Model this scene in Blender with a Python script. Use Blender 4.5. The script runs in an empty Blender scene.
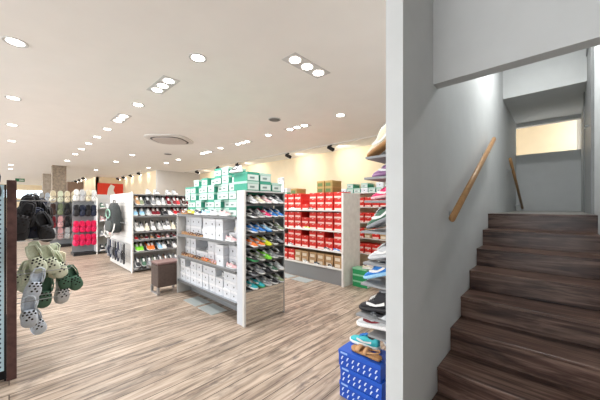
import bpy, bmesh, math, random
from mathutils import Vector, Matrix
random.seed(7)
PI = math.pi
S = bpy.context.scene
C = S.collection
EYE = 1.48

# ---------------------------------------------------------------- camera, world, exposure
cam = bpy.data.cameras.new('camera'); co = bpy.data.objects.new('camera', cam); C.objects.link(co)
co.location = (0, 0, EYE); co.rotation_euler = (PI/2, 0, math.radians(43.394))
cam.sensor_width = 36; cam.lens = 275*36/600; cam.shift_y = 6/600; cam.clip_start = .02
S.camera = co
w = bpy.data.worlds.new('world'); S.world = w; w.use_nodes = True
w.node_tree.nodes['Background'].inputs[0].default_value = (.93, .965, 1, 1)
w.node_tree.nodes['Background'].inputs[1].default_value = 4.4
S.view_settings.view_transform = 'Standard'; S.view_settings.look = 'None'
S.view_settings.gamma = 1; S.view_settings.use_curve_mapping = False
S.view_settings.exposure = 0.0
LAMP_W = 9.5

# ---------------------------------------------------------------- materials
MATS = {}
def srgb(c):
    r = []
    for v in c:
        v /= 255.0
        r.append(v/12.92 if v <= .04045 else ((v+.055)/1.055)**2.4)
    return (*r, 1)
def mat(name, col, rough=.6, metal=0.0, noise=0.0, scale=40, spec=.4, emit=0):
    if name in MATS: return MATS[name]
    m = bpy.data.materials.new(name); m.use_nodes = True
    nt = m.node_tree; b = nt.nodes['Principled BSDF']
    c = srgb(col)
    b.inputs['Base Color'].default_value = c
    b.inputs['Roughness'].default_value = rough; b.inputs['Metallic'].default_value = metal
    b.inputs['Specular IOR Level'].default_value = spec
    if emit:
        b.inputs['Emission Color'].default_value = c; b.inputs['Emission Strength'].default_value = emit
    elif noise:
        n = nt.nodes.new('ShaderNodeTexNoise'); n.inputs['Scale'].default_value = scale; n.inputs['Detail'].default_value = 3
        tc = nt.nodes.new('ShaderNodeTexCoord'); nt.links.new(tc.outputs['Object'], n.inputs['Vector'])
        r = nt.nodes.new('ShaderNodeValToRGB'); r.color_ramp.elements[0].position = .3; r.color_ramp.elements[1].position = .7
        r.color_ramp.elements[0].color = (c[0]*(1-noise), c[1]*(1-noise), c[2]*(1-noise), 1)
        r.color_ramp.elements[1].color = (min(1, c[0]*(1+noise*.5)), min(1, c[1]*(1+noise*.5)), min(1, c[2]*(1+noise*.5)), 1)
        nt.links.new(n.outputs['Fac'], r.inputs[0]); nt.links.new(r.outputs[0], b.inputs['Base Color'])
    else:
        n = nt.nodes.new('ShaderNodeTexNoise'); n.inputs['Scale'].default_value = 60
        mr = nt.nodes.new('ShaderNodeMapRange'); mr.inputs['To Min'].default_value = max(0, rough-.04); mr.inputs['To Max'].default_value = min(1, rough+.04)
        nt.links.new(n.outputs['Fac'], mr.inputs[0]); nt.links.new(mr.outputs[0], b.inputs['Roughness'])
    MATS[name] = m
    return m

def wood(name, plank_w, plank_l, cols, groove, along_y=True, rough=.42, seam=.006, vary=.5, gs=1.0, knots=False):
    """plank floor: brick pattern for the boards, long grain, cloudy knots"""
    m = bpy.data.materials.new(name); m.use_nodes = True; nt = m.node_tree; N = nt.nodes; L = nt.links
    b = N['Principled BSDF']; b.inputs['Roughness'].default_value = rough; b.inputs['Specular IOR Level'].default_value = .3
    tc = N.new('ShaderNodeTexCoord'); mp = N.new('ShaderNodeMapping')
    L.new(tc.outputs['Object'], mp.inputs[0])
    if along_y: mp.inputs['Rotation'].default_value = (0, 0, PI/2)
    br = N.new('ShaderNodeTexBrick'); L.new(mp.outputs[0], br.inputs['Vector'])
    br.offset = .37; br.inputs['Color1'].default_value = (0, 0, 0, 1); br.inputs['Color2'].default_value = (1, 1, 1, 1)
    br.inputs['Mortar'].default_value = (.5, .5, .5, 1); br.inputs['Scale'].default_value = 1
    br.inputs['Mortar Size'].default_value = seam/2; br.inputs['Mortar Smooth'].default_value = .1
    br.inputs['Brick Width'].default_value = plank_l; br.inputs['Row Height'].default_value = plank_w
    # per-plank offset of the grain
    cmb = N.new('ShaderNodeVectorMath'); cmb.operation = 'MULTIPLY_ADD'
    L.new(br.outputs['Color'], cmb.inputs[0]); cmb.inputs[1].default_value = (7, 13, 5); L.new(mp.outputs[0], cmb.inputs[2])
    m1 = N.new('ShaderNodeMapping'); L.new(cmb.outputs[0], m1.inputs[0]); m1.inputs['Scale'].default_value = (1.1*gs, 22*gs, 14*gs)
    n1 = N.new('ShaderNodeTexNoise'); L.new(m1.outputs[0], n1.inputs[0]); n1.inputs['Scale'].default_value = 1; n1.inputs['Detail'].default_value = 6; n1.inputs['Roughness'].default_value = .62; n1.inputs['Distortion'].default_value = .6
    m2 = N.new('ShaderNodeMapping'); L.new(cmb.outputs[0], m2.inputs[0]); m2.inputs['Scale'].default_value = (1.1*gs, 4.5*gs, 4*gs)
    n2 = N.new('ShaderNodeTexNoise'); L.new(m2.outputs[0], n2.inputs[0]); n2.inputs['Scale'].default_value = 1.6; n2.inputs['Detail'].default_value = 4; n2.inputs['Distortion'].default_value = 1.2
    r1 = N.new('ShaderNodeValToRGB'); L.new(n1.outputs['Fac'], r1.inputs[0])
    e = r1.color_ramp.elements; e[0].position = .28; e[0].color = srgb(cols[0]); e[1].position = .62; e[1].color = srgb(cols[2])
    k = e.new(.45); k.color = srgb(cols[1])
    r2 = N.new('ShaderNodeValToRGB'); L.new(n2.outputs['Fac'], r2.inputs[0])
    e = r2.color_ramp.elements; e[0].position = .30; e[0].color = (*[.55-.1*vary]*3, 1); e[1].position = .52; e[1].color = (1, 1, 1, 1)
    mx = N.new('ShaderNodeMix'); mx.data_type = 'RGBA'; mx.blend_type = 'MULTIPLY'; mx.inputs[0].default_value = 1
    L.new(r1.outputs[0], mx.inputs[6]); L.new(r2.outputs[0], mx.inputs[7])
    if knots:
        m3 = N.new('ShaderNodeMapping'); L.new(cmb.outputs[0], m3.inputs[0]); m3.inputs['Scale'].default_value = (2.6, 9, 4)
        n3 = N.new('ShaderNodeTexNoise'); L.new(m3.outputs[0], n3.inputs[0]); n3.inputs['Scale'].default_value = 1.3; n3.inputs['Detail'].default_value = 7; n3.inputs['Roughness'].default_value = .7
        r3 = N.new('ShaderNodeValToRGB'); L.new(n3.outputs['Fac'], r3.inputs[0])
        e = r3.color_ramp.elements; e[0].position = .56; e[0].color = (0, 0, 0, 1); e[1].position = .68; e[1].color = (.85, .85, .85, 1)
        m4 = N.new('ShaderNodeMix'); m4.data_type = 'RGBA'; L.new(r3.outputs[0], m4.inputs[0]); L.new(mx.outputs[2], m4.inputs[6]); m4.inputs[7].default_value = srgb((92, 84, 82)); mx = m4
    # per plank tone
    mr = N.new('ShaderNodeMapRange'); L.new(br.outputs['Color'], mr.inputs[0]); mr.inputs['To Min'].default_value = 1-.22*vary; mr.inputs['To Max'].default_value = 1.05
    ml = N.new('ShaderNodeVectorMath'); ml.operation = 'SCALE'; L.new(mx.outputs[2], ml.inputs[0]); L.new(mr.outputs[0], ml.inputs['Scale'])
    mg = N.new('ShaderNodeMix'); mg.data_type = 'RGBA'; L.new(br.outputs['Fac'], mg.inputs[0])
    L.new(ml.outputs[0], mg.inputs[6]); mg.inputs[7].default_value = srgb(groove)
    L.new(mg.outputs[2], b.inputs['Base Color'])
    MATS[name] = m
    return m

floor_m = wood('floor_wood', .165, 9.0, [(100, 86, 78), (170, 151, 134), (200, 182, 165)], (78, 66, 58), vary=.7, gs=1.25, knots=True, seam=.008)
step_m = wood('stair_wood', 5, 9, [(40, 27, 24), (78, 56, 48), (124, 100, 88)], (40, 30, 26), along_y=False, rough=.3, gs=1.5)
post_m = mat('dark_wood', (84, 58, 54), .5, noise=.35, scale=20)
wall_m = mat('wall_paint', (205, 208, 208), .8, noise=.03, scale=6)
ceil_m = mat('ceiling_paint', (240, 238, 235), .85, noise=.02, scale=3)
cream_m = mat('cream_wall_paint', (238, 220, 188), .8, noise=.04, scale=4)
grey_wall_m = mat('grey_wall_paint', (206, 202, 198), .8, noise=.04, scale=4)
stone_m = mat('stone_cladding', (150, 136, 120), .8, noise=.35, scale=14)
shelf_m = mat('shelf_grey', (140, 142, 144), .5)
shelfw_m = mat('shelf_white', (214, 212, 208), .5)
steel_m = mat('brushed_steel', (186, 190, 194), .3, metal=.9)
mirror_m = mat('mirror_glass', (215, 215, 212), .03, metal=1)
panel_m = mat('panel_light_grey', (188, 188, 186), .5)
marble_m = mat('panel_mottled', (228, 224, 220), .5, noise=.1, scale=9)
black_m = mat('black_plastic', (26, 26, 28), .5)
dark_m = mat('dark_interior', (34, 32, 32), .8)
oak_m = mat('oak_handrail', (170, 130, 86), .4, noise=.2, scale=18)
peg_m = mat('pegboard_blue', (184, 214, 226), .5)
white_m = mat('white_plastic', (238, 238, 236), .4)
lens_m = mat('lamp_lens', (255, 250, 240), .3, emit=14)
lamp_ring_m = mat('lamp_ring', (196, 196, 196), .4)

# ---------------------------------------------------------------- mesh helpers
class MB:
    def __init__(s): s.v = []; s.f = []; s.sm = []
    def add(s, vs, fs, smooth=False):
        o = len(s.v); s.v += [tuple(v) for v in vs]; s.f += [tuple(i+o for i in f) for f in fs]; s.sm += [smooth]*len(fs); return s
    def box(s, x0, x1, y0, y1, z0, z1, M=None):
        vs = [(x, y, z) for x in (x0, x1) for y in (y0, y1) for z in (z0, z1)]
        if M is not None: vs = [M @ Vector(v) for v in vs]
        return s.add(vs, [(0, 1, 3, 2), (4, 6, 7, 5), (0, 4, 5, 1), (2, 3, 7, 6), (0, 2, 6, 4), (1, 5, 7, 3)])
    def loft(s, rings, cap=True, smooth=True, closed=True):
        n = len(rings[0]); vs = [p for r in rings for p in r]; fs = []
        for i in range(len(rings)-1):
            for j in range(n if closed else n-1):
                a = i*n+j; b = i*n+(j+1) % n
                fs.append((a, b, b+n, a+n))
        if cap and closed:
            fs.append(tuple(range(n-1, -1, -1))); fs.append(tuple(range((len(rings)-1)*n, len(rings)*n)))
        return s.add(vs, fs, smooth)
    def tube(s, pts, r, n=8, smooth=True):
        pts = [Vector(p) for p in pts]; rings = []
        for i, p in enumerate(pts):
            d = (pts[min(i+1, len(pts)-1)] - pts[max(i-1, 0)]).normalized()
            u = d.cross(Vector((0, 0, 1)));
            if u.length < .05: u = d.cross(Vector((1, 0, 0)))
            u.normalize(); v = d.cross(u)
            rr = r[i] if isinstance(r, (list, tuple)) else r
            rings.append([p + (u*math.cos(2*PI*k/n) + v*math.sin(2*PI*k/n))*rr for k in range(n)])
        return s.loft(rings, smooth=smooth)
    def disc(s, c, nrm, r, n=10, t=.002):
        c = Vector(c); d = Vector(nrm).normalized()
        return s.tube([c-d*t, c+d*t], r, n, False)
    def mesh(s, name, m):
        me = bpy.data.meshes.new(name); me.from_pydata(s.v, [], s.f)
        for i, p in enumerate(me.polygons): p.use_smooth = s.sm[i]
        me.materials.append(m)
        bm = bmesh.new(); bm.from_mesh(me); bmesh.ops.recalc_face_normals(bm, faces=bm.faces); bm.to_mesh(me); bm.free()
        return me
    def build(s, name, m, parent=None, bevel=0):
        o = bpy.data.objects.new(name, s.mesh(name, m)); C.objects.link(o)
        if parent: o.parent = parent
        if bevel:
            b = o.modifiers.new('bevel', 'BEVEL'); b.width = bevel; b.segments = 2; b.limit_method = 'ANGLE'
        return o
def tag(o, label, cat, group=None):
    o['label'] = label; o['category'] = cat
    if group: o['group'] = group
    return o
def thing(name, label, cat, loc=(0, 0, 0), rz=0, group=None):
    o = bpy.data.objects.new(name, None); C.objects.link(o); o.location = loc; o.rotation_euler = (0, 0, rz)
    return tag(o, label, cat, group)
def struct(name, mb, m, parent=None):
    o = mb.build(name, m, parent)
    if not parent: o['kind'] = 'structure'
    return o
def bx(*a): return MB().box(*a)
ORD = ['first', 'second', 'third', 'fourth', 'fifth', 'sixth', 'seventh', 'eighth', 'ninth', 'tenth', 'eleventh', 'twelfth', 'thirteenth']

# ---------------------------------------------------------------- setting: store
H = 3.0
struct('floor', bx(-28.2, 4.2, -5, 9.5, -.2, 0), floor_m)
struct('ceiling', MB().box(-28.2, -.68, -3.6, 6.4, H, H+.12).box(-.68, 4.2, -3.6, 1.98, H, H+.12), ceil_m)
struct('wall_back', MB().box(-12.4, -.73, 6.2, 6.32, 0, H).box(-17.5, -12.52, 4.3, 4.42, 0, H), cream_m)
struct('wall_recess', bx(-12.52, -12.4, 4.3, 6.32, 0, H), grey_wall_m)
struct('wall_far_side', MB().box(-17.62, -17.5, 3.1, 4.42, 0, H).box(-28.2, -17.5, 3.1, 3.22, 0, H), cream_m)
fw = MB()
fw.box(-28.2, -28, -7, 3.2, 0, 2.05); fw.box(-28.2, -28, -7, 3.2, 2.62, H); fw.box(-28.2, -28, 2.2, 3.2, 2.05, 2.62); fw.box(-28.2, -28, -7, -3, 2.05, 2.62)
struct('wall_left', fw, cream_m)
wf = MB()
for y in (-3, -1.7, -.4, .9, 2.16): wf.box(-28.12, -28.06, y, y+.05, 2.05, 2.62)
win = struct('window_1', wf, shelf_m)
gm = mat('window_pane', (235, 245, 250), .02)
gm.node_tree.nodes['Principled BSDF'].inputs['Transmission Weight'].default_value = 1
bx(-28.10, -28.09, -3, 2.2, 2.05, 2.62).build('pane', gm, win)
# partition between shop and staircase
struct('wall_partition', bx(-.73, -.63, 1.494, 6.9, 0, 4.2), wall_m)
struct('wall_header', bx(-.63, 4.2, 1.99, 2.09, 2.31, 4.2), wall_m)
struct('wall_stair_right', MB().box(.27, .39, 2.09, 8.6, 0, 4.2), wall_m)
struct('wall_lobby', bx(.39, 4.2, 1.99, 2.09, 0, 2.31), wall_m)
struct('wall_lobby_dimmer', bx(1.7, 1.8, -3.6, 1.985, 0, H), mat('wall_bounce_damper', (112, 108, 104), .8, noise=.05))  # unseen wall added close and dark to cut bounce onto the stair wall
struct('wall_daylight_blocker', bx(1.1, 4.2, -3.72, -3.6, 0, H), wall_m)  # unseen wall added to hold daylight off the lobby side
struct('wall_landing', MB().box(-.73, .27, 6.9, 7.02, 0, 2.48).box(-.73, .27, 6.901, 7.02, 3.03, 4.2), wall_m)
struct('wall_upper_hall', MB().box(-2.2, .39, 9.3, 9.4, 1.3, 4.2).box(-2.3, -2.2, 6.9, 9.4, 1.3, 4.2), cream_m)
struct('wall_upper_soffit', bx(-.73, .39, 5.15, 6.9, 3.10, 4.2), wall_m)
struct('ceiling_upper', MB().box(-.73, .39, 2.09, 5.15, 3.75, 3.85).box(-2.3, .39, 6.9, 9.4, 3.8, 3.9), ceil_m)
struct('wall_upper_side', bx(-2.3, -.73, 6.78, 6.9, 0, 4.2), wall_m)

# stairs -----------------------------------------------------------------
nose = [(1.77, .174), (2.08, .347), (2.40, .521), (2.71, .694), (3.03, .868), (3.34, 1.041), (3.65, 1.215), (3.96, 1.389)]
st = thing('staircase', 'dark brown wooden staircase with eight steps rising between white walls', 'staircase', (-.18, 1.77, 0))
for i, (y, z) in enumerate(nose):
    y1 = nose[i+1][0]+.03 if i < 7 else 4.3
    X1 = .27
    tr = MB().box(-.63+.18+.001, X1+.18-.001, y-.012-1.77, y1-1.77, z-.022, z)
    tr.build('tread', step_m, st, bevel=.003)
    MB().box(-.63+.18+.001, X1+.18-.001, y-1.77, y+.02-1.77, (nose[i-1][1] if i else 0)+.001, z-.0225).build('riser', step_m, st)
struct('floor_landing', bx(-.63, .27, 4.3, 6.9, 1.2, 1.386), mat('landing_floor', (150, 150, 146), .4, noise=.1))
sup = MB()
for i, (y, z) in enumerate(nose):
    sup.box(-.6+.18, .24+.18, y+.022-1.77, (nose[i+1][0] if i < 7 else 4.29)-1.77, 0.0 if i == 0 else .02, z-.03)
sup.build('stair_core', dark_m, st)

def handrail(label, p0, p1, wallx, lab2=None):
    a = Vector(p0); b = Vector(p1); d = (b-a).normalized()
    t = thing('handrail', label, 'handrail', a)
    rings = []
    for q in (a, b):
        n = d.cross(Vector((1, 0, 0))).normalized()
        r = []
        for k in range(12):
            an = 2*PI*k/12
            r.append(q-a + Vector((1, 0, 0))*.021*math.cos(an) + n*.028*math.sin(an))
        rings.append(r)
    MB().loft(rings).build('rail', oak_m, t)
    for f in (.12, .85):
        q = a.lerp(b, f)-a
        wx = wallx-a.x
        bk = MB().tube([q+Vector((0, 0, -.02)), q+Vector((0, 0, -.06)), Vector((wx+.01, q.y, q.z-.075))], .006)
        bk.disc((wx+.005, q.y, q.z-.075), (1, 0, 0), .025, 12, .004)
        bk.build('bracket', steel_m, t)
handrail('oak handrail fixed to the white wall beside the dark stairs', (-.56, 2.17, 1.39), (-.56, 3.89, 2.26), -.63)
handrail('short oak handrail sloping down at the far end of the upper landing', (-.57, 5.42, 2.22), (-.53, 6.85, 1.44), -.63)

# door frame on the landing
df = MB().box(.245, .27, 4.35, 4.45, 1.39, 3.5).box(.245, .27, 5.6, 5.7, 1.39, 3.5).box(.245, .27, 4.45, 5.6, 3.42, 3.5)
dr = struct('door_1', df, mat('aluminium_frame', (128, 130, 130), .4, metal=.3))
bx(.255, .269, 4.45, 5.6, 1.39, 3.42).build('door_panel', mat('door_grey', (150, 152, 152), .5), dr)
MB().tube([(.24, 4.55, 2.4), (.215, 4.55, 2.4), (.215, 4.67, 2.4)], .009).build('door_handle', steel_m, dr)

# columns ------------------------------------------------------------------
o = bx(-14.05, -13.65, 1.1, 1.5, 0, H).build('column', stone_m); tag(o, 'square brown stone-clad column, the nearer and taller of the two', 'column')
o = bx(-17.95, -17.6, 1.08, 1.4, 0, H).build('column', mat('stone_pale', (172, 160, 146), .8, noise=.25, scale=10)); tag(o, 'paler stone-clad column, the farther of the two', 'column')
o = bx(-21.5, -21, 2.35, 3.09, 0, 2.9).build('pillar', mat('brown_panel', (140, 118, 104), .7, noise=.2)); tag(o, 'brown panelled pillar beside the red banner', 'pillar')
# red banner
t = thing('banner', 'red banner with a white sign in front near the far wall', 'banner', (-17.45, 3.75, 2.02))
bx(-.03, .02, -.6, .62, .0, .66).build('panel', mat('banner_red', (226, 62, 40), .5), t)
MB().add([(.03, -.2, .0), (.03, .22, .0), (.03, .1, .3), (.03, .16, .52), (.03, -.02, .62), (.03, -.14, .4), (.026, -.2, .0), (.026, .22, .0), (.026, .1, .3), (.026, .16, .52), (.026, -.02, .62), (.026, -.14, .4)], [(0, 1, 2, 3, 4, 5), (6, 7, 8, 9, 10, 11)]).build('white_motif', white_m, t)
# exit sign
t = thing('exit_sign', 'small green exit sign hanging under the ceiling at far left', 'sign', (-20, .38, 2.72))
bx(-.02, .02, -.17, .17, 0, .16).build('sign_box', mat('exit_green', (40, 110, 70), .5), t)
MB().tube([(0, 0, .16), (0, 0, .28)], .008).build('stem', steel_m, t)
bx(.021, .023, -.03, .13, .06, .1).build('arrow', white_m, t)

# ---------------------------------------------------------------- ceiling lights
def lamp_light(parent, loc, watts):
    l = bpy.data.lights.new('lamp_light', 'AREA'); l.shape = 'DISK'; l.size = .12; l.energy = watts; l.color = (1, .995, .985)
    lo = bpy.data.objects.new('lamp_light', l); C.objects.link(lo); lo.parent = parent; lo.location = loc
rg = MB(); n = 20
for r0, r1, z0, z1 in ((.062, .088, -.006, .0),):
    vs = []
    for k in range(n):
        a = 2*PI*k/n
        for r, z in ((r0, z0+.004), (r0, z1), (r1, z1), (r1, z0)): vs.append((r*math.cos(a), r*math.sin(a), z))
    fs = []
    for k in range(n):
        b0 = 4*k; b1 = 4*((k+1) % n)
        for j in range(4): fs.append((b0+j, b0+(j+1) % 4, b1+(j+1) % 4, b1+j))
    rg.add(vs, fs)
ring_me = rg.mesh('ring', lamp_ring_m)
lens_me = MB().disc((0, 0, -.0025), (0, 0, 1), .062, 20, .002).mesh('lens', lens_m)
rows = {'front': (.04, [-3.67, -5.59, -7.46, -9.31, -14.76, -16.36]),
        'second': (1.33, [-2.70, -4.60, -6.50, -7.40, -8.34, -9.27, -10.32, -11.99]),
        'third': (2.52, [-9.25, -11.07, -14.24]),
        'rear': (3.81, [-2.67, -4.54, -6.47, -9.08, -10.10, -11.89])}
for rn, (y, xs) in rows.items():
    for i, x in enumerate(xs):
        t = thing('downlight', f'round recessed ceiling downlight, {ORD[i]} nearest in the {rn} row of single lamps', 'downlight', (x, y, H), 0, 'recessed ceiling downlights')
        for nm, me in (('ring', ring_me), ('lens', lens_me)):
            o = bpy.data.objects.new(nm, me); C.objects.link(o); o.parent = t
        lamp_light(t, (0, 0, -.012), LAMP_W)
for i, (x, y, rz, lab) in enumerate([(-2.0, 2.23, PI/2, 'brightest one, in front of the partition wall'), (-3.64, 1.33, 0, 'large one above the aisle before the middle shelf'), (-3.69, 3.82, 0, 'above the red shoe boxes'),
                          (-5.54, 1.33, 0, 'second along the aisle, left of the big air vent'), (-5.54, 3.85, 0, 'left of the one above the red boxes'), (-7.32, 3.84, 0, 'farthest along the rear row')]):
    t = thing('triple_downlight', 'recessed ceiling light with three lamps, ' + lab, 'downlight', (x, y, H), rz, 'triple recessed ceiling lights')
    bx(-.29, .29, -.1, .1, -.004, 0).build('frame', lamp_ring_m, t, bevel=.002)
    for dx in (-.19, 0, .19):
        o = bpy.data.objects.new('lens', MB().disc((0, 0, -.007), (0, 0, 1), .058, 20, .002).mesh('lens', lens_m)); C.objects.link(o); o.parent = t; o.location = (dx, 0, 0)
        lamp_light(t, (dx, 0, -.016), LAMP_W)
# stair lamps
for x, y, z, l in ((-.22, 3.75, 3.75, 'recessed lamp in the high ceiling over the stairs'), (-.9, 8.0, 3.8, 'recessed lamp in the ceiling of the upper hall')):
    t = thing('downlight', l, 'downlight', (x, y, z))
    for nm, me in (('ring', ring_me), ('lens', lens_me)):
        o = bpy.data.objects.new(nm, me); C.objects.link(o); o.parent = t
    lamp_light(t, (0, 0, -.012), 32 if y < 5 else 11)
# unseen lamps over the shop entrance (behind the camera)
DL = [(-9.5, -2.4), (-12, -2.4), (-5.3, -2.4), (-3.5, -2.4), (-7, -2.4)]
for x, y in DL:
    t = thing('downlight', ['white downlight in the shop entrance row, fourth from the lobby', 'white downlight in the shop entrance row, far end', 'white downlight in the shop entrance row, the middle one', 'white downlight in the shop entrance row, nearest the lobby', 'white downlight in the shop entrance row, third from the lobby'][DL.index((x, y))], 'downlight', (x, y, H), 0, 'downlights behind the viewpoint')
    for nm, me in (('ring', ring_me), ('lens', lens_me)):
        o = bpy.data.objects.new(nm, me); C.objects.link(o); o.parent = t
    lamp_light(t, (0, 0, -.012), LAMP_W)

# air-conditioning cassette
t = thing('ceiling_air_vent', 'large round-cornered air conditioning vent set in the ceiling', 'vent', (-6.46, 2.52, H), math.radians(43))
def rrect(a, b, r, z, n=6):
    ps = []
    for cx, cy, a0 in ((a-r, b-r, 0), (-a+r, b-r, 90), (-a+r, -b+r, 180), (a-r, -b+r, 270)):
        for k in range(n+1):
            an = math.radians(a0+90*k/n); ps.append((cx+r*math.cos(an), cy+r*math.sin(an), z))
    return ps
MB().loft([rrect(.46, .46, .3, 0), rrect(.46, .46, .3, -.02), rrect(.42, .42, .28, -.03)], smooth=False).build('panel', mat('vent_white', (215, 213, 210), .5), t)
MB().loft([rrect(.36, .36, .24, -.0302), rrect(.36, .36, .24, -.034)], smooth=False).build('slot', mat('vent_slot', (90, 88, 88), .6), t)
MB().loft([rrect(.32, .32, .22, -.034), rrect(.32, .32, .22, -.044)], smooth=False).build('grille', mat('vent_grille', (196, 188, 184), .5), t)
for x, y, l in ((-3.64, 3.2, 'small grey round ceiling speaker, the nearer'), (-8.33, 3.19, 'small grey round ceiling speaker, the farther')):
    t = thing('ceiling_speaker', l, 'speaker', (x, y, H))
    MB().disc((0, 0, -.004), (0, 0, 1), .11, 20, .004).build('rim', lamp_ring_m, t)
    MB().disc((0, 0, -.0105), (0, 0, 1), .095, 20, .002).build('grille', mat('speaker_grey', (110, 108, 106), .6), t)

# track + spotlights
tr = MB().box(-12.8, -.9, 5.42, 5.455, H-.02, H).build('light_track', shelfw_m); tag(tr, 'long white lighting track along the ceiling before the cream wall', 'light track')
tr = MB().box(-17.3, -13.2, 3.92, 3.955, H-.02, H).build('light_track', shelfw_m); tag(tr, 'shorter white lighting track near the far recess', 'light track')
tr = MB().box(-22.0, -17.7, 2.64, 2.675, H-.02, H).build('light_track', shelfw_m); tag(tr, 'farthest white lighting track, at the far end of the shop', 'light track')
spots = [(-4.1, 5.437), (-5.6, 5.437), (-8.1, 5.437), (-9.4, 5.437), (-11.1, 5.437), (-12.5, 5.437)] + [(-13.5, 3.937), (-14.7, 3.937), (-15.9, 3.937), (-16.9, 3.937)] + [(-18.0, 2.657), (-19.2, 2.657), (-20.4, 2.657), (-21.5, 2.657)]
for i, (x, y) in enumerate(spots):
    g = 'first' if i < 6 else 'middle' if i < 10 else 'farthest'
    k = i if i < 6 else i-6 if i < 10 else i-10
    t = thing('track_spotlight', f'black track spotlight, {ORD[k]} from the right on the {"long near" if g=="first" else g} track', 'spotlight', (x, y, H-.02), 0, 'black track spotlights')
    bx(-.03, .03, -.015, .015, -.03, 0).build('adapter', black_m, t)
    d = Vector((.35, .9, -.35)).normalized()
    c = Vector((0, 0, -.085))
    MB().tube([(0, 0, -.03), (0, 0, -.085)], .012).build('arm', black_m, t)
    MB().tube([c-d*.09, c-d*.085, c+d*.08, c+d*.085], [.03, .042, .048, .048], 14).build('head', black_m, t)
    MB().disc(c+d*.0865, d, .038, 12, .001).build('lens', lens_m, t)
    l = bpy.data.lights.new('spot', 'SPOT'); l.energy = 20 if i < 6 else 5; l.spot_size = math.radians(100); l.spot_blend = .5; l.color = (1, .9, .74); l.shadow_soft_size = .03
    lo = bpy.data.objects.new('lamp_light', l); C.objects.link(lo); lo.parent = t; lo.location = c+d*.1
    lo.rotation_euler = Vector((.1, .9, -.1)).to_track_quat('-Z', 'Y').to_euler()

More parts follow.
